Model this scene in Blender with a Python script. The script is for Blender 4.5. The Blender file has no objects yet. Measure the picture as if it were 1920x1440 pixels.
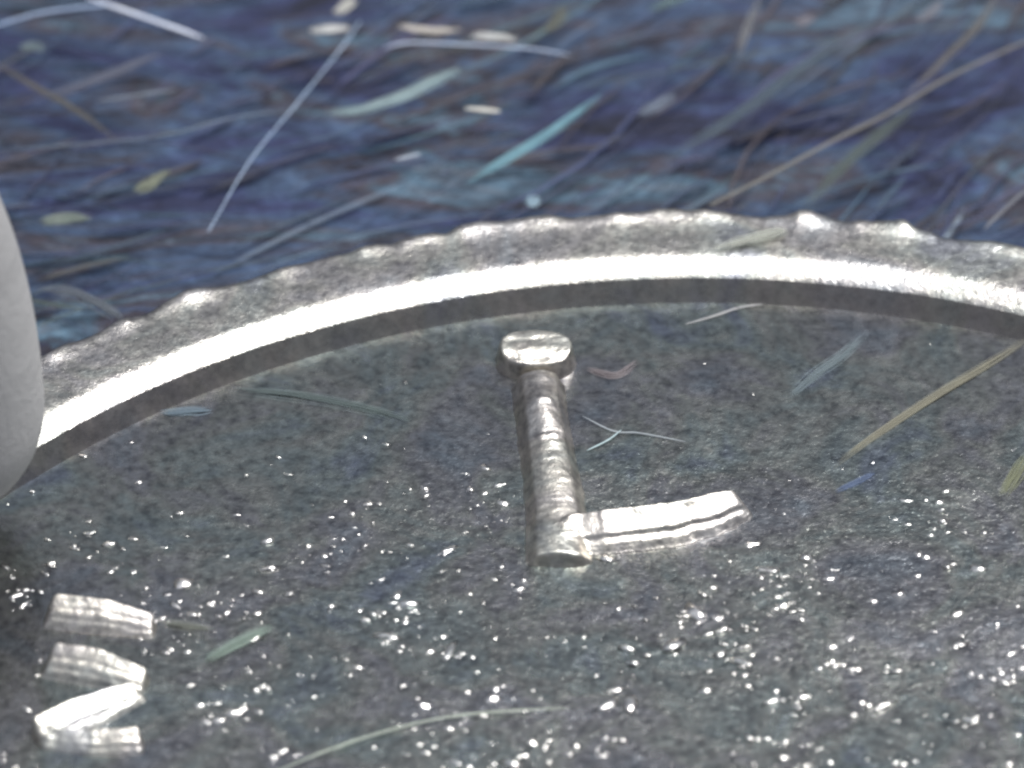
import bpy, math, random
import numpy as np
from mathutils import Vector

# ------------------------------------------------------------------ camera, world, light
# all lengths below are millimetres; S turns them into metres
S = 0.001
random.seed(7); rng = np.random.default_rng(7)
scene = bpy.context.scene
EL = math.radians(40.0); DIST = 70.0; PXMM = 170.0          # camera elevation, distance, photo pixels per mm
FIELD_Z = 1.25                                             # height of the coin's flat field above the cloth
TARGET = np.array([0.0, 0.0, 1.3])
VIEW = np.array([0.0, -math.cos(EL), math.sin(EL)])
CAM = TARGET + DIST * VIEW
cam_d = bpy.data.cameras.new('camera'); cam = bpy.data.objects.new('camera', cam_d)
scene.collection.objects.link(cam); scene.camera = cam
cam.location = CAM * S
cam.rotation_euler = (math.pi / 2 - EL, 0, 0)
cam_d.sensor_width = 6.0
cam_d.lens = 6.0 * DIST / (1920 / PXMM)
cam_d.clip_start = 0.002; cam_d.clip_end = 10.0
cam_d.dof.use_dof = True
cam_d.dof.focus_distance = (DIST - 0.8) * S
cam_d.dof.aperture_fstop = 32.0

world = bpy.data.worlds.new('World'); scene.world = world; world.use_nodes = True
bg = world.node_tree.nodes['Background']
# a plain room: dim at table level, brighter towards the ceiling, the same all round
wt = world.node_tree
w_tc = wt.nodes.new('ShaderNodeTexCoord'); w_sep = wt.nodes.new('ShaderNodeSeparateXYZ'); w_rmp = wt.nodes.new('ShaderNodeValToRGB')
wt.links.new(w_tc.outputs['Generated'], w_sep.inputs[0]); wt.links.new(w_sep.outputs[2], w_rmp.inputs[0]); wt.links.new(w_rmp.outputs[0], bg.inputs[0])
w_el = w_rmp.color_ramp.elements; w_el.new(0.5)
for e_, (p_, c_) in zip(w_el, ((0.0, (0.055, 0.055, 0.062)), (0.62, (0.165, 0.178, 0.205)), (1.0, (0.34, 0.36, 0.40)))): e_.position = p_; e_.color = (*c_, 1)
bg.inputs[1].default_value = 1.0

lamp_d = bpy.data.lights.new('ceiling_lamp', 'AREA'); lamp_d.shape = 'DISK'
lamp_d.size = 88 * S; lamp_d.energy = 0.22; lamp_d.color = (1.0, 0.975, 0.94)
lamp = bpy.data.objects.new('ceiling_lamp', lamp_d); scene.collection.objects.link(lamp)
ldir = Vector((0.33, 0.17, 0.93)).normalized()
lamp.location = ldir * 160 * S
lamp.rotation_euler = ldir.to_track_quat('Z', 'Y').to_euler()

vs = scene.view_settings
vs.view_transform = 'Standard'; vs.look = 'None'; vs.exposure = 0.75; vs.gamma = 1.0
scene.cycles.filter_width = 2.6

# ------------------------------------------------------------------ helpers
def at(px, py, z):
    """point (mm) where the photo pixel meets the horizontal plane z"""
    f = -VIEW; r = np.array([1.0, 0, 0]); u = np.cross(r, f)
    d = f * DIST + r * (px - 960) / PXMM + u * (720 - py) / PXMM
    return CAM + d * ((z - CAM[2]) / d[2])

def vnoise(x, y, seed):
    """smooth value noise in -1..1"""
    g = np.random.default_rng(seed).uniform(-1, 1, (64, 64))
    xi = np.floor(x).astype(int); yi = np.floor(y).astype(int)
    fx = x - xi; fy = y - yi
    fx = fx * fx * (3 - 2 * fx); fy = fy * fy * (3 - 2 * fy)
    a = g[xi % 64, yi % 64]; b = g[(xi + 1) % 64, yi % 64]
    c = g[xi % 64, (yi + 1) % 64]; d = g[(xi + 1) % 64, (yi + 1) % 64]
    return (a * (1 - fx) + b * fx) * (1 - fy) + (c * (1 - fx) + d * fx) * fy

def mesh_obj(name, verts, faces, mat, origin=(0, 0, 0), parent=None, smooth=True, cols=None):
    v = (np.asarray(verts, float) - np.asarray(origin, float)) * S
    me = bpy.data.meshes.new(name)
    me.from_pydata(v.tolist(), [], [list(map(int, f)) for f in faces])
    if smooth: me.polygons.foreach_set('use_smooth', [True] * len(me.polygons))
    if cols is not None:
        at_ = me.attributes.new('tint', 'FLOAT_COLOR', 'POINT')
        at_.data.foreach_set('color', np.asarray(cols, np.float32).ravel())
    me.materials.append(mat); me.update()
    o = bpy.data.objects.new(name, me); scene.collection.objects.link(o)
    if parent is not None: o.parent = parent
    else: o.location = np.asarray(origin, float) * S
    return o

def tag(o, label=None, cat=None, group=None, kind=None):
    for k, v in (('label', label), ('category', cat), ('group', group), ('kind', kind)):
        if v: o[k] = v
    return o

class Nodes:
    def __init__(self, name):
        self.m = bpy.data.materials.new(name); self.m.use_nodes = True
        self.t = self.m.node_tree; self.b = self.t.nodes['Principled BSDF']
        self.out = self.t.nodes['Material Output']
        tc = self.t.nodes.new('ShaderNodeTexCoord')
        self.mm = self.t.nodes.new('ShaderNodeVectorMath'); self.mm.operation = 'SCALE'
        self.mm.inputs['Scale'].default_value = 1.0 / S
        self.link(tc.outputs['Object'], self.mm.inputs[0]); self.co = self.mm.outputs[0]
    def link(self, a, b): self.t.links.new(a, b)
    def mapping(self, scale, rot=0.0, src=None):
        n = self.t.nodes.new('ShaderNodeMapping'); n.inputs['Scale'].default_value = scale
        n.inputs['Rotation'].default_value = (0, 0, rot); self.link(src or self.co, n.inputs[0]); return n.outputs[0]
    def noise(self, scale, detail=3, rough=0.55, vec=None, dist=0.0):
        n = self.t.nodes.new('ShaderNodeTexNoise'); n.inputs['Scale'].default_value = scale
        n.inputs['Detail'].default_value = detail; n.inputs['Roughness'].default_value = rough
        n.inputs['Distortion'].default_value = dist
        self.link(vec or self.co, n.inputs['Vector']); return n.outputs['Fac']
    def ramp(self, fac, stops):
        n = self.t.nodes.new('ShaderNodeValToRGB'); e = n.color_ramp.elements
        while len(e) < len(stops): e.new(0.5)
        for el, (p, c) in zip(e, stops):
            el.position = p; el.color = (*c, 1) if len(c) == 3 else c
        self.link(fac, n.inputs[0]); return n.outputs[0]
    def mix(self, fac, a, b, mode='MIX'):
        n = self.t.nodes.new('ShaderNodeMix'); n.data_type = 'RGBA'; n.blend_type = mode
        for s, v in ((n.inputs[0], fac), (n.inputs[6], a), (n.inputs[7], b)):
            if isinstance(v, (int, float)): s.default_value = v
            elif isinstance(v, tuple): s.default_value = (*v, 1)
            else: self.link(v, s)
        return n.outputs[2]
    def math(self, op, a, b):
        n = self.t.nodes.new('ShaderNodeMath'); n.operation = op
        for s, v in zip(n.inputs, (a, b)):
            if isinstance(v, (int, float)): s.default_value = v
            else: self.link(v, s)
        return n.outputs[0]
    def bump(self, h, dist_mm, strength=1.0, prev=None):
        n = self.t.nodes.new('ShaderNodeBump'); n.inputs['Strength'].default_value = strength
        n.inputs['Distance'].default_value = dist_mm * S; self.link(h, n.inputs['Height'])
        if prev is not None: self.link(prev, n.inputs['Normal'])
        return n.outputs[0]

# ------------------------------------------------------------------ materials
def coin_metal(name, base, rough, bump_big, bump_fine, tone=0.5, grit=0.0, calm=False, mottle=0.8):
    n = Nodes(name)
    blot = n.ramp(n.noise(0.75, 4, 0.6, dist=0.6), [(0.30, (0.72, 0.80, 1.0)), (0.42, (0.90, 1.0, 0.94)),
                                                    (0.50, (1.0, 0.98, 0.88)), (0.58, (0.95, 0.90, 0.92)), (0.70, (0.82, 0.90, 1.0))])
    speck = n.ramp(n.noise(9.0, 3, 0.7), [(0.30, (0.38, 0.38, 0.41)), (0.5, (0.90, 0.90, 0.90)), (0.68, (1.25, 1.25, 1.25))])
    c = n.mix(tone, base, blot, 'MULTIPLY')
    c = n.mix(mottle, c, speck, 'MULTIPLY')
    n.link(c, n.b.inputs['Base Color'])
    n.b.inputs['Metallic'].default_value = 1.0
    r = n.ramp(n.noise(3.0, 4, 0.65), [(0.3, (rough * 0.8,) * 3), (0.7, (rough * 1.25,) * 3)])
    n.link(r, n.b.inputs['Roughness'])
    b1 = n.bump(n.noise(7.0, 4, 0.6), bump_big)
    b2 = n.bump(n.noise(26.0, 2, 0.6), bump_fine, prev=b1)
    if grit:
        b2 = n.bump(n.noise(13.0, 3, 0.75), grit, prev=b2)
        if calm:                                            # the struck field is smoother in a ring next to the rim
            ln = n.t.nodes.new('ShaderNodeVectorMath'); ln.operation = 'LENGTH'; n.link(n.co, ln.inputs[0])
            mr = n.t.nodes.new('ShaderNodeMapRange'); n.link(ln.outputs['Value'], mr.inputs[0])
            mr.inputs[1].default_value = 9.6; mr.inputs[2].default_value = 7.2; mr.inputs[3].default_value = 0.12; mr.inputs[4].default_value = 1.0
            n.link(mr.outputs[0], b2.node.inputs['Strength']); n.link(mr.outputs[0], b1.node.inputs['Strength'])
    n.link(b2, n.b.inputs['Normal'])
    return n.m

M_field = coin_metal('dark_coin_field', (0.31, 0.325, 0.335), 0.24, 0.008, 0.0022, 0.75, 0.0066, True)
M_rim = coin_metal('coin_rim', (0.57, 0.56, 0.545), 0.325, 0.006, 0.004, 0.5, 0.005)
M_slope = coin_metal('painted_reflection_slope', (0.27, 0.255, 0.245), 0.28, 0.003, 0.001, 0.4, mottle=0.4)  # darker brown than the rim: the slope's dim reflection painted into its base colour
M_letter = coin_metal('worn_letter', (0.64, 0.615, 0.58), 0.36, 0.008, 0.003, 0.4, 0.003)
M_grain = coin_metal('polished_grain', (0.85, 0.84, 0.82), 0.22, 0.004, 0.002, 0.2)

def cloth_material():
    n = Nodes('navy_cloth')
    v = n.mapping((0.45, 1.25, 1.0), math.radians(-24))
    c1 = n.ramp(n.noise(0.5, 7, 0.66, v, 0.9), [(0.32, (0.010, 0.012, 0.026)), (0.42, (0.032, 0.042, 0.115)), (0.49, (0.054, 0.094, 0.172)),
                                               (0.55, (0.060, 0.050, 0.066)), (0.61, (0.085, 0.155, 0.225)), (0.72, (0.17, 0.18, 0.21))])
    c2 = n.ramp(n.noise(3.6, 6, 0.8, n.mapping((0.7, 1.2, 1), math.radians(-24))), [(0.32, (0.28, 0.29, 0.34)), (0.5, (0.78, 0.79, 0.82)), (0.60, (1.15, 1.15, 1.15)), (0.72, (2.2, 2.2, 2.1))])
    c = n.mix(1.0, c1, c2, 'MULTIPLY')
    n.link(c, n.b.inputs['Base Color']); n.b.inputs['Roughness'].default_value = 0.8
    n.link(n.bump(n.noise(5.0, 5, 0.75, v), 0.10), n.b.inputs['Normal'])
    return n.m
M_cloth = cloth_material()

def fibre_material(name, color=None, clear=0.0, rough=0.45):
    n = Nodes(name)
    if color is None:
        a = n.t.nodes.new('ShaderNodeAttribute'); a.attribute_name = 'tint'; n.link(a.outputs['Color'], n.b.inputs['Base Color'])
    else:
        c = n.mix(0.6, color, n.ramp(n.noise(3.0, 3, 0.6), [(0.3, (0.6, 0.6, 0.65)), (0.7, (1, 1, 1))]), 'MULTIPLY')
        n.link(c, n.b.inputs['Base Color'])
    n.b.inputs['Roughness'].default_value = rough
    n.b.inputs['Sheen Weight'].default_value = 0.2
    if clear > 0:
        tr = n.t.nodes.new('ShaderNodeBsdfTransparent'); mx = n.t.nodes.new('ShaderNodeMixShader')
        mx.inputs[0].default_value = clear
        n.link(n.b.outputs[0], mx.inputs[1]); n.link(tr.outputs[0], mx.inputs[2]); n.link(mx.outputs[0], n.out.inputs[0])
    return n.m
M_fibres = fibre_material('mixed_fibres', clear=0.62)

# ------------------------------------------------------------------ cloth under the coin
def build_cloth():
    nx = 120; ext = 60.0
    xs = np.linspace(-ext, ext, nx)
    X, Y = np.meshgrid(xs, xs + 5.0)
    Z = -0.15 + 0.10 * vnoise(X * 0.6, Y * 0.9, 3) - 0.05
    V = np.stack([X.ravel(), Y.ravel(), Z.ravel()], 1)
    F = [(j * nx + i, j * nx + i + 1, (j + 1) * nx + i + 1, (j + 1) * nx + i) for j in range(nx - 1) for i in range(nx - 1)]
    o = mesh_obj('cloth', V, F, M_cloth)
    tag(o, 'dark navy fibrous cloth under the coin', kind='structure')
build_cloth()

def tube(path, radii, sides=6, flat=1.0):
    """verts, faces of a tube along path (n,3) with radius per point"""
    P = np.asarray(path, float); n = len(P)
    T = np.gradient(P, axis=0); T /= np.linalg.norm(T, axis=1)[:, None] + 1e-9
    up = np.array([0, 0, 1.0])
    A = np.cross(T, up); A /= np.linalg.norm(A, axis=1)[:, None] + 1e-9
    B = np.cross(A, T)
    V = []; F = []
    for i in range(n):
        for k in range(sides):
            a = 2 * math.pi * k / sides
            V.append(P[i] + radii[i] * (math.cos(a) * A[i] + flat * math.sin(a) * B[i]))
    for i in range(n - 1):
        for k in range(sides):
            k2 = (k + 1) % sides
            F.append((i * sides + k, i * sides + k2, (i + 1) * sides + k2, (i + 1) * sides + k))
    F.append(tuple(range(sides))[::-1]); F.append(tuple((n - 1) * sides + k for k in range(sides)))
    return V, F

PALETTE = [((0.030, 0.038, 0.085), 5), ((0.040, 0.055, 0.100), 5), ((0.045, 0.075, 0.105), 4), ((0.050, 0.045, 0.085), 3),
           ((0.065, 0.048, 0.050), 2.2), ((0.070, 0.062, 0.050), 1.2), ((0.060, 0.110, 0.130), 1.6), ((0.110, 0.130, 0.160), 1.0),
           ((0.020, 0.022, 0.045), 5), ((0.090, 0.100, 0.060), .5), ((0.20, 0.22, 0.24), .25)]
def build_fibres():
    cols = [c for c, _ in PALETTE]; w = np.array([k for _, k in PALETTE]); w = w / w.sum()
    WARM = np.array([0, -.3, -1, .8, 1.6, 1.4, -1, 0, 0, .6, 0]); TEALISH = np.array([-.6, .2, 1.2, -1, -.5, -.3, 1.5, .8, -.5, .5, .6])
    V = []; F = []; C = []
    N = 1400
    for i in range(N):
        x = rng.uniform(-11, 12); y = rng.uniform(-1.5, 14) if abs(x) > 7 else rng.uniform(1.0, 14)
        # in-plane direction: near level at the left, rising to the right
        t = min(1, max(0, (x + 6) / 9.0))
        ang = math.radians((1 - t) * rng.normal(6, 26) + t * rng.normal(46, 17))
        L = rng.gamma(1.8, 0.75) + 0.15
        r = abs(rng.normal(0.008, 0.014)) + 0.008 + (rng.uniform() < .10) * .03
        m = 7
        s = np.linspace(-L / 2, L / 2, m)
        bend = rng.normal(0, 0.10)
        dx, dy = math.cos(ang), math.sin(ang)
        z0 = -0.12 + rng.beta(1.4, 3) * 0.22
        P = np.stack([x + dx * s - dy * bend * s * s, y + dy * s + dx * bend * s * s,
                      z0 + rng.normal(0, .03) * s - 0.02 * np.abs(s) ** 1.5], 1)
        P[:, 2] += 0
        rad = r * (1 - 0.75 * np.abs(s / (L / 2)) ** 3)
        rr = np.hypot(P[:, 0] - COIN_C[0], P[:, 1] - COIN_C[1])
        if rr.min() < COIN_R + 0.12: continue
        v, f = tube(P, rad, 4)
        b = len(V); V += v; F += [tuple(q + b for q in ff) for ff in f]
        k1 = vnoise(np.array([x * .45 + 20]), np.array([y * .8 + 20]), 41)[0]; k2 = vnoise(np.array([x * .5 + 5]), np.array([y * .9 + 5]), 42)[0]
        ww = w * np.exp(1.6 * k1 * WARM + 1.4 * k2 * TEALISH); ww = ww / ww.sum()
        c = np.array(cols[rng.choice(len(cols), p=ww)]) * rng.uniform(1.0, 2.6) * np.array([.95, 1.08, 1.22])
        c = c * 0.8
        C += [(*c, 1)] * len(v)
    o = mesh_obj('fibres', V, F, M_fibres, cols=C)
    tag(o, 'matted short navy, teal and brown fibres covering the cloth', kind='stuff')

# ------------------------------------------------------------------ coin
COIN_C = (2.0, -8.70); COIN_R = 11.50
coin = bpy.data.objects.new('coin', None); scene.collection.objects.link(coin)
coin.location = (COIN_C[0] * S, COIN_C[1] * S, 0); coin.empty_display_size = 0.002
tag(coin, 'dark silvery metal coin with raised bright rim and raised letters, lying on navy cloth', 'coin')
ORG = (COIN_C[0], COIN_C[1], 0)

bead_px = [(120, 650), (235, 608), (380, 548), (530, 500), (690, 462), (790, 442), (880, 428), (1030, 408), (1180, 395),
           (1340, 396), (1510, 398), (1680, 420), (1870, 455)]
BEADS = []
for p in bead_px:
    q = at(*p, 1.6); BEADS.append((math.atan2(q[1] - COIN_C[1], q[0] - COIN_C[0]), random.uniform(.4, 1.1), random.uniform(.015, .030)))
lo = min(b[0] for b in BEADS); hi = max(b[0] for b in BEADS)
a = hi + 0.085
while a < lo + 2 * math.pi - 0.04:
    BEADS.append((a, random.uniform(.5, 1.2), random.uniform(.011, .026))); a += random.uniform(0.07, 0.09)

def build_coin_body():
    # visible arc finely cut, the rest coarser
    th = np.concatenate([np.linspace(0.12 * math.pi, 0.93 * math.pi, 1500), np.linspace(0.93 * math.pi, 2.12 * math.pi, 320)[1:-1]])
    nth = len(th)
    bead = np.zeros(nth)
    for a, h, wd in BEADS:
        d = (th - a + math.pi) % (2 * math.pi) - math.pi
        bead += h * np.exp(-(d / wd) ** 2)
    wig = vnoise(th * 22, th * 0 + 1, 5); wig2 = vnoise(th * 70, th * 0 + 4, 6); wig3 = vnoise(th * 9, th * 0, 8)
    # (radius from the edge inwards, z, bead weight)
    prof = [(-0.02, 0.0, 0), (0.0, 0.10, 0.4), (0.0, 1.30, 0.8), (0.0, 1.44, 1.0), (0.03, 1.525, 1.0), (0.06, 1.565, 1.0),
            (0.10, 1.582, 1.0), (0.15, 1.577, .75), (0.20, 1.563, .35), (0.26, 1.555, .08), (0.36, 1.560, 0.0), (0.46, 1.566, 0), (0.56, 1.571, 0), (0.63, 1.571, 0),
            (0.68, 1.567, 0), (0.72, 1.558, 0), (0.76, 1.545, 0), (0.80, 1.530, 0), (0.84, 1.513, 0), (0.88, 1.495, 0), (0.92, 1.475, 0), (0.95, 1.452, 0)]
    slope = [(0.95, 1.452), (0.99, 1.408), (1.03, 1.362), (1.07, 1.316), (1.11, 1.270), (1.15, 1.228)]
    prof = [(d + 0.13 * min(1, max(0, (d - .12) / .3)), z, b) for d, z, b in prof]; slope = [(d + 0.13, z) for d, z in slope]
    def ring(d, z, bw, k):
        r = COIN_R - d + 0.034 * bw * (np.minimum(bead, .9) - 0.4) + 0.05 * bw * wig + 0.03 * bw * wig2 * wig3 + 0.012 * wig3
        zz = z + 0.045 * bw * (np.minimum(bead, .9) - 0.45) * (z > 1.2) + 0.018 * bw * wig + 0.014 * bw * wig2 + 0.0012 * vnoise(th * 160, th * 0 + k * 0.7, 9) * (z > 1.3)
        cx = COIN_C[0] + (0.06 if d > 0.6 else 0); cy = COIN_C[1] - (0.06 if d > 0.6 else 0)
        return np.stack([cx + r * np.cos(th), cy + r * np.sin(th), zz], 1)
    def skin(rings):
        V = np.concatenate(rings); F = []
        for j in range(len(rings) - 1):
            for i in range(nth):
                i2 = (i + 1) % nth
                F.append((j * nth + i, j * nth + i2, (j + 1) * nth + i2, (j + 1) * nth + i))
        return V, F
    V, F = skin([ring(d, z, b, k) for k, (d, z, b) in enumerate(prof)])
    o = mesh_obj('rim', V, F, M_rim, ORG, coin); o['label'] = 'bright raised rim with lumpy outer edge'
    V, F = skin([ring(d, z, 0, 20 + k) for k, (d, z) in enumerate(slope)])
    o = mesh_obj('rim_slope', V, F, M_slope, ORG, coin); o['label'] = 'inner slope of the rim, its dark reflection painted brown'
    # field: rings of a disc, gently uneven
    rr = np.concatenate([[0.0], np.linspace(0.4, COIN_R - 1.38, 90)])
    V = []; F = []; n2 = 360
    t2 = np.linspace(0, 2 * math.pi, n2, endpoint=False)
    for r in rr:
        x = COIN_C[0] + 0.06 + r * np.cos(t2); y = COIN_C[1] - 0.06 + r * np.sin(t2)
        z = FIELD_Z + 0.012 * vnoise(x * 0.8, y * 0.8, 12) * min(1, (rr[-1] - r) / 0.5)
        if r == rr[-1]: x = COIN_C[0] + .06 + (r + 0.12) * np.cos(t2); y = COIN_C[1] - .06 + (r + .12) * np.sin(t2); z = z - 0.003
        V.append(np.stack([x, y, z], 1))
    V = np.concatenate(V)
    for j in range(len(rr) - 1):
        for i in range(n2):
            i2 = (i + 1) % n2
            F.append((j * n2 + i, (j + 1) * n2 + i, (j + 1) * n2 + i2, j * n2 + i2))
    o = mesh_obj('field', V, F, M_field, ORG, coin); o['label'] = 'dark mottled flat field of the coin'
build_coin_body()

# ---- raised letters: worn relief built as fine height fields
def prof_round(q):                                          # symmetric dome with rounded shoulders
    a = np.abs(q); return np.where(a < .66, 1 - 0.26 * (a / .66) ** 2, 0.74 * np.clip((1 - a) / .34, 0, 1) ** 1.1)
_QX = np.array([-1.0, -0.62, -0.50, -0.28, -0.22, -0.09, -0.05, 0.02, 0.45, 0.80, 0.88, 0.95, 1.0])
_QH = np.array([0.0, 0.0, 0.02, 0.32, 0.36, 0.41, 0.43, 0.60, 0.80, 1.00, 0.98, 0.65, 0.0])
def prof_slant(q):                                          # crest on the north edge, face tilting south, worn lip
    return np.interp(q, _QX, _QH)
_RX = np.array([-1.0, -0.56, -0.46, -0.26, -0.20, -0.08, -0.03, 0.04, 0.20, 0.28, 0.36, 0.62, 0.80, 0.90, 1.0])
_RH = np.array([0.0, 0.0, 0.02, 0.30, 0.36, 0.42, 0.50, 0.58, 0.67, 0.67, 0.76, 0.90, 1.0, .95, 0.0])
def prof_face(q): return np.interp(q, _RX, _RH)

def stroke_height(X, Y, pts, hw, H, prof, cap=1.0):
    """pts: plane polyline (mm), hw: half widths, H: heights per point"""
    best = np.zeros_like(X)
    for i in range(len(pts) - 1):
        a = np.array(pts[i]); b = np.array(pts[i + 1]); d = b - a; L = np.hypot(*d); d = d / L
        nx, ny = -d[1], d[0]
        if ny < 0 or (abs(ny) < 1e-6 and nx < 0): nx, ny = -nx, -ny
        s = (X - a[0]) * d[0] + (Y - a[1]) * d[1]; q = (X - a[0]) * nx + (Y - a[1]) * ny
        t = np.clip(s / L, 0, 1); w = hw[i] * (1 - t) + hw[i + 1] * t; h = H[i] * (1 - t) + H[i + 1] * t
        over = np.maximum(0, np.maximum(-s, s - L)) / (w * cap); qq = np.abs(q) / w
        fall = np.clip(1 - over ** 2.4, 0, 1) * np.where(over > 0, np.clip((1 - over ** 2 - qq ** 2) * 3.5, 0, 1), 1)
        best = np.maximum(best, h * prof(np.clip(q / w, -1, 1)) * fall * (qq < 1))
    return best

def letter_mesh(name, label, strokes, step, seed, extra=None):
    P = np.array([p for s in strokes for p in s[0]]); pad = 0.75
    xs = np.arange(P[:, 0].min() - pad, P[:, 0].max() + pad, step); ys = np.arange(P[:, 1].min() - pad, P[:, 1].max() + pad, step)
    X, Y = np.meshgrid(xs, ys)
    Xw = X + 0.014 * vnoise(X * 3 + Y * 2, Y * 3 - X * 2, seed) + 0.005 * vnoise(X * 13 + Y * 8, Y * 13 - X * 8, seed + 1)
    Yw = Y + 0.014 * vnoise(X * 3 + Y * 2, Y * 3 - X * 2, seed + 2) + 0.005 * vnoise(X * 13 + Y * 8, Y * 13 - X * 8, seed + 3)
    H = np.zeros_like(X)
    for pts, hw, h, prof, cap in strokes: H = (H ** 4 + stroke_height(Xw, Yw, pts, hw, h, prof, cap) ** 4) ** (1 / 4)
    if extra is not None: H = extra(Xw, Yw, H)
    # soften
    for _ in range(5):
        H[1:-1, 1:-1] = (H[1:-1, 1:-1] * 4 + H[:-2, 1:-1] + H[2:, 1:-1] + H[1:-1, :-2] + H[1:-1, 2:]) / 8
    H += np.where(H > 0.05, 0.004 * vnoise(X * 3.1 + Y * 2.2, Y * 17 - X * 4, seed + 8) + 0.007 * vnoise(X * 3.9 + Y * 2.3, Y * 3.9 - X * 2.3, seed + 4) + 0.0025 * vnoise(X * 12 + Y * 9, Y * 12 - X * 9, seed + 5), 0)
    keep = H > 0.004
    idx = -np.ones(X.shape, int)
    cell = keep[:-1, :-1] | keep[1:, :-1] | keep[:-1, 1:] | keep[1:, 1:]
    use = np.zeros_like(keep); use[:-1, :-1] |= cell; use[1:, :-1] |= cell; use[:-1, 1:] |= cell; use[1:, 1:] |= cell
    idx[use] = np.arange(use.sum())
    Z = FIELD_Z + np.where(keep, H, -0.04)
    V = np.stack([X[use], Y[use], Z[use]], 1)
    J, I = np.nonzero(cell)
    F = np.stack([idx[J, I], idx[J, I + 1], idx[J + 1, I + 1], idx[J + 1, I]], 1)
    o = mesh_obj(name, V, F.tolist(), M_letter, ORG, coin); o['label'] = label
    LETTER_BOXES.append((X, Y, H > 0.01, step))
    return o

LETTER_BOXES = []
def pl(px, py, dz=0.15): q = at(px, py, FIELD_Z + dz); return (q[0], q[1])
def mmx(px): return px / PXMM
def mmy(px): return px / PXMM / math.sin(EL)

stem = ([pl(1010, 700, .2), pl(1016, 760, .2), pl(1030, 850), pl(1041, 940), pl(1047, 1036)],
        [mmx(49), mmx(50), mmx(53), mmx(57), mmx(61)], [.25, .32, .23, .19, .18], prof_round, 0.18)
foot = ([pl(1080, 1022, 0), pl(1140, 1019, 0), pl(1210, 1013, 0), pl(1270, 1005, 0), pl(1320, 993, 0), pl(1355, 981, 0), pl(1384, 969, 0)],
        [mmy(36), mmy(36), mmy(35), mmy(34), mmy(32), mmy(30), mmy(25)], [.19, .25, .26, .265, .27, .265, .24], prof_slant, 0.7)
def L_head(X, Y, H):
    cx, cy = pl(1005, 646, .26); qx = (X - cx) / mmx(74); qy = (Y - cy) / mmy(33)
    # a flattened oval cap: level top, tilted bright front face, then a dip to the stem
    e = np.clip(1 - np.abs(qx) ** 2.6 - np.abs(qy) ** 2.6, 0, 1)
    face = np.interp(qy, [-1, -.8, -.58, -.30, -.1, .3, .6, 1], [.185, .205, .212, .248, .252, .249, .255, .252])
    return np.maximum(H, np.clip(e * 4.5, 0, 1) ** 0.8 * face)
letter_mesh('letter', 'raised letter L with broad top and short foot', [stem, foot], 0.010, 31, L_head)

m1 = ([pl(100, 1166, 0), pl(190, 1176, 0), pl(280, 1186, 0)], [mmy(28), mmy(28), mmy(20)], [.23, .22, .15], prof_face, .4)
m2 = ([pl(98, 1260, 0), pl(174, 1274, 0), pl(258, 1292, 0)], [mmy(30), mmy(31), mmy(24)], [.23, .24, .16], prof_face, .4)
m3 = ([pl(86, 1392, 0), pl(150, 1364, 0), pl(200, 1342, 0), pl(258, 1310, 0)], [mmy(28), mmy(28), mmy(25), mmy(20)], [.21, .22, .19, .14], prof_face, .4)
m4 = ([pl(90, 1398, 0), pl(175, 1408, 0), pl(254, 1406, 0)], [mmy(20), mmy(22), mmy(22)], [.12, .16, .17], prof_face, .4)
letter_mesh('letter', 'raised letter M turned on its side', [m1, m2, m3, m4], 0.010, 53)

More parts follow.
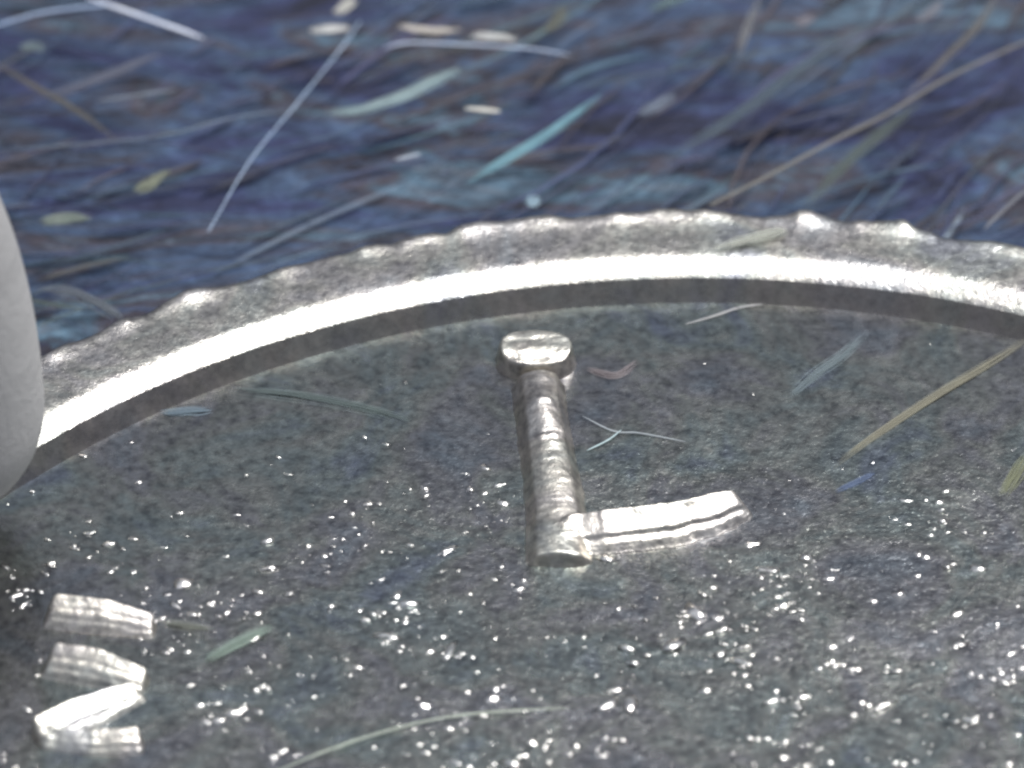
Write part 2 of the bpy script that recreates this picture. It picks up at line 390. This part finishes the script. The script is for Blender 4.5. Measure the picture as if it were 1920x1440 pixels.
# ---- small raised grains that glint over the field
def build_grains():
    ph = (1 + 5 ** .5) / 2
    ico = np.array([(-1, ph, 0), (1, ph, 0), (-1, -ph, 0), (1, -ph, 0), (0, -1, ph), (0, 1, ph), (0, -1, -ph), (0, 1, -ph),
                    (ph, 0, -1), (ph, 0, 1), (-ph, 0, -1), (-ph, 0, 1)], float); ico /= np.linalg.norm(ico[0])
    tri = [(0, 11, 5), (0, 5, 1), (0, 1, 7), (0, 7, 10), (0, 10, 11), (1, 5, 9), (5, 11, 4), (11, 10, 2), (10, 7, 6), (7, 1, 8),
           (3, 9, 4), (3, 4, 2), (3, 2, 6), (3, 6, 8), (3, 8, 9), (4, 9, 5), (2, 4, 11), (6, 2, 10), (8, 6, 7), (9, 8, 1)]
    vl = ico.tolist(); cache = {}; t2 = []
    def mid(a, b):
        k = (min(a, b), max(a, b))
        if k not in cache:
            m = np.array(vl[a]) + np.array(vl[b]); vl.append((m / np.linalg.norm(m)).tolist()); cache[k] = len(vl) - 1
        return cache[k]
    for a, b, c in tri:
        d, e, f = mid(a, b), mid(b, c), mid(c, a); t2 += [(a, d, f), (b, e, d), (c, f, e), (d, e, f)]
    base = np.array(vl)
    V = []; F = []
    def inside_letter(x, y):
        for X, Y, K, st in LETTER_BOXES:
            j = int((y - Y[0, 0]) / st); i = int((x - X[0, 0]) / st)
            if 0 <= j < K.shape[0] and 0 <= i < K.shape[1] and K[j, i]: return True
        return False
    def add(x, y, rx, ry, h, ang):
        if inside_letter(x, y): return
        if math.hypot(x - COIN_C[0], y - COIN_C[1]) > COIN_R - 1.43: return
        B = base.copy() * (1 + rng.normal(0, .22, (len(base), 1)))
        ca, sa = math.cos(ang), math.sin(ang)
        px = B[:, 0] * rx; py = B[:, 1] * ry
        v = np.stack([x + px * ca - py * sa, y + px * sa + py * ca, FIELD_Z + B[:, 2] * h - 0.15 * h], 1)
        b = len(V); V.extend(v.tolist()); F.extend([(a + b, c + b, d + b) for a, c, d in t2])
    n = 0
    while n < 2400:
        x = rng.uniform(-7.5, 9); y = rng.uniform(-9, 0.8)
        # more towards the middle of the coin, thinning out near the rim
        d = 0.03 + 0.97 * min(1, max(0, (-0.9 - y) / 3.4))
        d *= 0.08 + 0.92 * max(0, vnoise(np.array([x * 1.7]), np.array([y * 2.2]), 77)[0] + vnoise(np.array([x * .6]), np.array([y * .6]), 78)[0] * .6)
        if rng.uniform() > d: continue
        n += 1
        r = 0.007 + rng.gamma(0.9, 0.013)
        r = min(r, .07)
        add(x, y, r * rng.uniform(.9, 2.6), r * rng.uniform(.6, 1.1), r * rng.uniform(.15, .7), rng.normal(0.1, .5))
    # chains of larger grains
    for chain in ([(1535, 1255), (1548, 1246), (1562, 1241), (1580, 1247), (1596, 1256), (1609, 1256)], [(1820, 1262), (1838, 1270), (1860, 1272), (1876, 1262)],
                  [(1617, 1318), (1630, 1324), (1645, 1330)], [(685, 1163), (700, 1152), (716, 1150)], [(930, 1295), (942, 1287)], [(1722, 1040), (1736, 1046), (1776, 1064)],
                  [(1405, 1383), (1420, 1386), (1436, 1386)], [(1680, 1430), (1695, 1435), (1715, 1428)], [(1765, 957), (1770, 978)], [(480, 1295), (500, 1292)],
                  [(1135, 1385), (1150, 1388), (1165, 1387)], [(1065, 1415), (1080, 1400)]):
        for p in chain:
            x, y = pl(*p, dz=0.0); add(x, y, rng.uniform(.045, .065), rng.uniform(.03, .045), rng.uniform(.022, .034), rng.normal(.1, .4))
    o = mesh_obj('grains', V, F, M_grain, ORG, coin); tag(o, 'tiny glinting raised grains scattered over the field', kind='stuff')
build_grains()
build_fibres()

# ------------------------------------------------------------------ rounded tip overlapping the rim at the left
def build_tip():
    n = Nodes('pale_grey_plastic')
    c = n.ramp(n.noise(0.9, 4, 0.6, n.mapping((0.3, 0.3, 2.2))), [(0.3, (0.38, 0.38, 0.39)), (0.7, (0.50, 0.50, 0.51))])
    n.link(c, n.b.inputs['Base Color']); n.b.inputs['Roughness'].default_value = 0.65
    n.b.inputs['Subsurface Weight'].default_value = 0.15; n.b.inputs['Subsurface Radius'].default_value = (S * .4, S * .4, S * .4)
    n.link(n.bump(n.noise(9, 5, .7), .02), n.b.inputs['Normal'])
    c0 = at(-116, 925, 1.6)
    bx, by = c0[0], c0[1]; z0 = 1.585
    prof = []
    A = 1.20; BL = 1.25; BU = 3.8
    for k in range(21):
        t = -math.pi / 2 + math.pi / 2 * k / 20; prof.append((A * math.cos(t), z0 + BL + BL * math.sin(t)))
    for k in range(1, 31):
        t = math.pi / 2 * k / 30; prof.append((A * math.cos(t) ** 0.95 if k < 30 else 0.0, z0 + BL + BU * math.sin(t)))
    ns = 72; V = []; F = []
    for r, z in prof:
        for k in range(ns):
            a = 2 * math.pi * k / ns; V.append((bx + max(r, 1e-3) * math.cos(a), by + max(r, 1e-3) * math.sin(a), z))
    for j in range(len(prof) - 1):
        for k in range(ns):
            k2 = (k + 1) % ns; F.append((j * ns + k, j * ns + k2, (j + 1) * ns + k2, (j + 1) * ns + k))
    o = mesh_obj('rounded_tip', V, F, n.m, (bx, by, z0))
    tag(o, 'smooth pale grey egg-shaped tip overlapping the end of the coin rim', 'tip')
build_tip()

# ------------------------------------------------------------------ single loose fibres
def smooth_path(pts, m=14):
    pts = np.asarray(pts, float); out = []
    P = np.concatenate([[2 * pts[0] - pts[1]], pts, [2 * pts[-1] - pts[-2]]])
    for i in range(1, len(P) - 2):
        for t in np.linspace(0, 1, m, endpoint=False):
            a, b, c, d = P[i - 1:i + 3]
            out.append(0.5 * ((2 * b) + (c - a) * t + (2 * a - 5 * b + 4 * c - d) * t * t + (3 * b - a - 3 * c + d) * t ** 3))
    out.append(P[-2]); return np.array(out)

MATS = {}
def loose_fibre(pix, width, color, label, z=0.55, clear=0.0, flat=0.6, cat='fibre', taper=0.75, name='fibre'):
    """pix: photo polyline, width: photo px, z: height of the surface it lies on (mm)"""
    clear = min(.90, clear + 0.42) if (z > 1 and clear > .05) else clear + (.27 if clear > .05 else 0)
    if z > 1: color = tuple(min(.9, c * 1.5) for c in color)
    clear = max(clear, .42) if (width >= 12 and clear > .05) else clear
    key = (color, clear)
    if key not in MATS: MATS[key] = fibre_material('fibre_tone', color, clear)
    if width >= 12: width *= 0.85
    r = width / 2 / PXMM
    P = smooth_path([at(x, y, z + r * flat) for x, y in pix])
    s = np.linspace(-1, 1, len(P)); seed = sum(map(ord, label))
    if width < 12:
        rad = r * (1 - taper * np.abs(s) ** 4) * (1 + 0.12 * vnoise(s * 6 + 9, s * 0 + seed % 50, 91))
        V, F = tube(P, rad, 8, flat)
    else:                                                   # a frayed strand of many fine filaments
        g = np.random.default_rng(seed); V = []; F = []
        T = np.gradient(P, axis=0); N = np.stack([-T[:, 1], T[:, 0]], 1); N /= np.linalg.norm(N, axis=1)[:, None] + 1e-9
        n = len(P)
        for k in range(30):
            off = float(np.clip(g.normal(0, 0.62), -1.5, 1.5)) * r
            i0 = int(abs(g.normal(0, 0.16)) * n); i1 = n - int(abs(g.normal(0, 0.16)) * n)
            if i1 - i0 < 4: i0, i1 = 0, n
            Q = P[i0:i1].copy(); sk = s[i0:i1]
            o_ = off * (1 - 0.35 * sk ** 2) + r * 0.25 * vnoise(sk * 2.2 + k, sk * 0 + k * 3, 17)
            Q[:, :2] += N[i0:i1] * o_[:, None]; Q[:, 2] += flat * r * g.uniform(-.5, .5)
            u = np.linspace(-1, 1, len(Q))
            v_, f_ = tube(Q, r * g.uniform(.07, .17) * (1 - 0.85 * np.abs(u) ** 3), 5, 0.7)
            b_ = len(V); V += v_; F += [tuple(q + b_ for q in ff) for ff in f_]
    mid = P[len(P) // 2]
    o = mesh_obj(name, V, F, MATS[key], (mid[0], mid[1], z))
    tag(o, label, cat, 'loose fibres on cloth and coin'); return o

WHITE = (0.75, 0.76, 0.74); BLUEW = (0.42, 0.55, 0.78); TEAL = (0.22, 0.46, 0.55); PALET = (0.46, 0.62, 0.64)
TAN = (0.20, 0.19, 0.17); GREEN = (0.30, 0.34, 0.24); GREY = (0.24, 0.25, 0.27); MAUVE = (0.26, 0.23, 0.24)
CL = 0.55                                                   # mean top of the matted fibres
lf = loose_fibre
lf([(-20, 52), (60, 28), (150, 14), (210, 10)], 7, BLUEW, 'pale blue curved fibre arching level and joining the bright white-blue fibre')
lf([(160, -6), (240, 22), (320, 50), (382, 72)], 11, (0.78, 0.84, 0.98), 'bright white-blue fibre sloping down to a frayed tip')
lf([(718, 90), (770, 80), (880, 84), (1000, 92), (1070, 104)], 5, (0.66, 0.78, 0.98), 'thin pale blue fibre with a bright blunt end under the white flecks')
lf([(390, 435), (470, 300), (560, 190), (640, 90), (675, 40)], 3.2, (0.46, 0.60, 0.80), 'long thin straight blue-grey hair standing steeply across the cloth', taper=.3)
lf([(580, 58), (655, 52)], 22, WHITE, 'short white fleck with soft bluish ends', flat=.4)
lf([(745, 48), (800, 56), (870, 58)], 20, (0.62, 0.58, 0.52), 'cream fleck with pinkish middle in the row of white flecks', flat=.4)
lf([(880, 66), (920, 68), (972, 74)], 18, WHITE, 'brightest white fleck in the row of flecks', flat=.4)
lf([(630, 28), (652, 10), (664, -4)], 26, (0.50, 0.50, 0.46), 'cream blurred fleck just above the row of white flecks', flat=.4)
lf([(872, 203), (905, 206), (938, 209)], 13, (0.80, 0.78, 0.70), 'short bright cream fibre lying alone on dark cloth', flat=.5)
lf([(985, 378), (1014, 378)], 24, (0.36, 0.52, 0.62), 'pale blue round fleck close to the coin rim', flat=.4, cat='fleck', name='fleck')
lf([(610, 212), (680, 205), (760, 178), (820, 150), (868, 125)], 26, PALET, 'thick pale teal fibre bending upward to a faint tip', flat=.4, clear=.25)
lf([(870, 345), (960, 290), (1040, 240), (1136, 172)], 22, TEAL, 'thick teal fibre with a blunt pale end', flat=.4, clear=.1)
lf([(1195, 215), (1230, 198), (1268, 176)], 24, (0.20, 0.25, 0.34), 'short grey-blue blunt fibre', flat=.4, clear=.2)
lf([(1490, 48), (1528, 32)], 22, (0.28, 0.27, 0.32), 'short mauve-grey fleck lying on dark cloth', flat=.4, clear=.2, cat='fleck', name='fleck')
lf([(1715, 42), (1745, 26), (1768, 2)], 20, (0.26, 0.27, 0.32), 'short pale grey bent fibre', flat=.4, clear=.2)
lf([(1384, 110), (1400, 55), (1428, -8)], 16, GREY, 'grey fibre rising steeply', flat=.4, clear=.35)
lf([(1330, 385), (1430, 335), (1560, 265), (1660, 215), (1760, 155), (1840, 115), (1940, 70)], 13, TAN, 'very long tan fibre running diagonally over the cloth', flat=.5, clear=.25, taper=.3)
lf([(1690, 190), (1770, 110), (1830, 50), (1870, -8)], 18, (0.20, 0.19, 0.18), 'brownish grey fibre crossing above the long tan fibre', flat=.4, clear=.35)
lf([(1235, 305), (1330, 250), (1420, 190), (1560, 90), (1690, 20)], 24, (0.10, 0.15, 0.20), 'broad dim blue-teal fibre parallel to the long tan fibre', flat=.3, clear=.4)
lf([(1500, 400), (1580, 310), (1650, 250), (1740, 180)], 22, (0.12, 0.16, 0.15), 'dim dark green fibre under the long tan fibre', flat=.3, clear=.4)
lf([(1845, 430), (1880, 395), (1930, 350)], 12, (0.20, 0.21, 0.24), 'thin grey fibre touching the outer edge of the rim', flat=.5, clear=.25)
lf([(-10, 118), (60, 160), (140, 205), (225, 265)], 15, TAN, 'brown fibre sloping down toward pale grey tip', flat=.4, clear=.3)
lf([(70, 185), (150, 160), (240, 125), (310, 95)], 22, (0.16, 0.18, 0.26), 'soft lilac-grey fibre meeting the brown sloping fibre', flat=.3, clear=.35)
lf([(0, 282), (130, 272), (300, 255), (430, 222), (560, 205)], 6, (0.18, 0.24, 0.30), 'long dim blue-grey fibre lying almost level', flat=.5, clear=.25)
lf([(180, 190), (260, 178), (330, 168)], 14, (0.20, 0.24, 0.30), 'short grey-blue fibre above the level fibre', flat=.4, clear=.3)
lf([(250, 360), (285, 340), (320, 318)], 24, (0.25, 0.28, 0.20), 'short olive green fibre', flat=.4, clear=.15)
lf([(75, 418), (120, 410), (172, 412)], 30, (0.28, 0.34, 0.30), 'pale green blurred fleck next to pale grey tip', flat=.35, clear=.1, cat='fleck', name='fleck')
lf([(36, 90), (60, 88), (84, 94)], 24, (0.24, 0.32, 0.34), 'pale teal fleck below the curved blue fibre', flat=.4, clear=.1, cat='fleck', name='fleck')
lf([(740, 300), (790, 288)], 9, (0.36, 0.42, 0.50), 'tiny pale blue fibre', flat=.5)
lf([(70, 545), (130, 548), (200, 580), (230, 600)], 26, (0.20, 0.23, 0.27), 'dull grey blurred fibre between pale grey tip and rim bead', flat=.35, clear=.25)
lf([(1020, 60), (1040, 40), (1060, 10)], 26, (0.16, 0.17, 0.14), 'dim olive fleck above the thin pale blue fibre', flat=.35, clear=.3, cat='fleck', name='fleck')
lf([(1215, 20), (1260, 5), (1300, -10)], 26, (0.14, 0.24, 0.26), 'dim teal blurred fibre', flat=.35, clear=.3)
# fibres lying on the coin
FZ = FIELD_Z
lf([(1335, 468), (1400, 450), (1460, 434), (1470, 428)], 30, (0.46, 0.48, 0.42), 'pale green flat fibre lying across the rim', z=1.60, flat=.2, clear=.3)
lf([(1480, 745), (1530, 700), (1580, 665), (1626, 622)], 22, (0.26, 0.33, 0.36), 'pale teal fibre lying on the coin field below the rim', z=FZ, flat=.3, clear=.45)
lf([(1560, 875), (1650, 810), (1750, 745), (1850, 685), (1935, 632)], 20, (0.30, 0.29, 0.22), 'long yellowish fibre lying on the coin field', z=FZ, flat=.3, clear=.35, taper=.4)
lf([(1285, 608), (1340, 592), (1385, 577), (1430, 570)], 7, (0.42, 0.42, 0.42), 'thin grey hair at the foot of the rim slope', z=FZ, flat=.5, clear=.2)
lf([(385, 1240), (430, 1214), (470, 1196), (512, 1172)], 26, (0.30, 0.40, 0.34), 'short green fibre beside the turned letter M', z=FZ, flat=.3, clear=.4)
lf([(520, 1445), (620, 1405), (720, 1372), (830, 1346), (940, 1334), (1060, 1328)], 5, (0.52, 0.58, 0.48), 'long thin pale green curved hair on the coin field', z=FZ + .03, flat=.7, clear=.1, taper=.7)
lf([(1092, 780), (1150, 808), (1200, 812), (1285, 828)], 3.5, (0.40, 0.44, 0.47), 'very thin pale hair beside the stem of letter L', z=FZ + .02, flat=.7, clear=.06)
lf([(1100, 845), (1140, 825), (1165, 806)], 4, (0.45, 0.58, 0.66), 'very thin blue hair crossing the pale hair beside letter L', z=FZ + .02, flat=.7, clear=.06)
lf([(1100, 688), (1130, 698), (1160, 700), (1195, 675)], 20, MAUVE, 'pinkish grey bent fleck beside the head of letter L', z=FZ, flat=.25, clear=.35, cat='fleck', name='fleck')
lf([(1565, 922), (1600, 905), (1640, 885)], 16, (0.14, 0.20, 0.34), 'short blue fibre lying on the coin field', z=FZ, flat=.3, clear=.4)
lf([(300, 1165), (350, 1172), (405, 1180)], 26, (0.30, 0.32, 0.28), 'grey-green blurred fibre leaving the top stroke of letter M', z=FZ, flat=.25, clear=.45)
lf([(430, 728), (560, 742), (680, 765), (770, 790)], 30, (0.22, 0.28, 0.28), 'broad dim green fibre along the rim slope', z=FZ, flat=.2, clear=.5)
lf([(300, 775), (350, 770), (400, 768)], 24, (0.22, 0.30, 0.36), 'short dim blue fibre under the bright end of the rim', z=FZ, flat=.25, clear=.4)
lf([(1880, 930), (1905, 890), (1930, 850)], 26, (0.26, 0.28, 0.18), 'short olive fibre lying on the coin field', z=FZ, flat=.25, clear=.4)
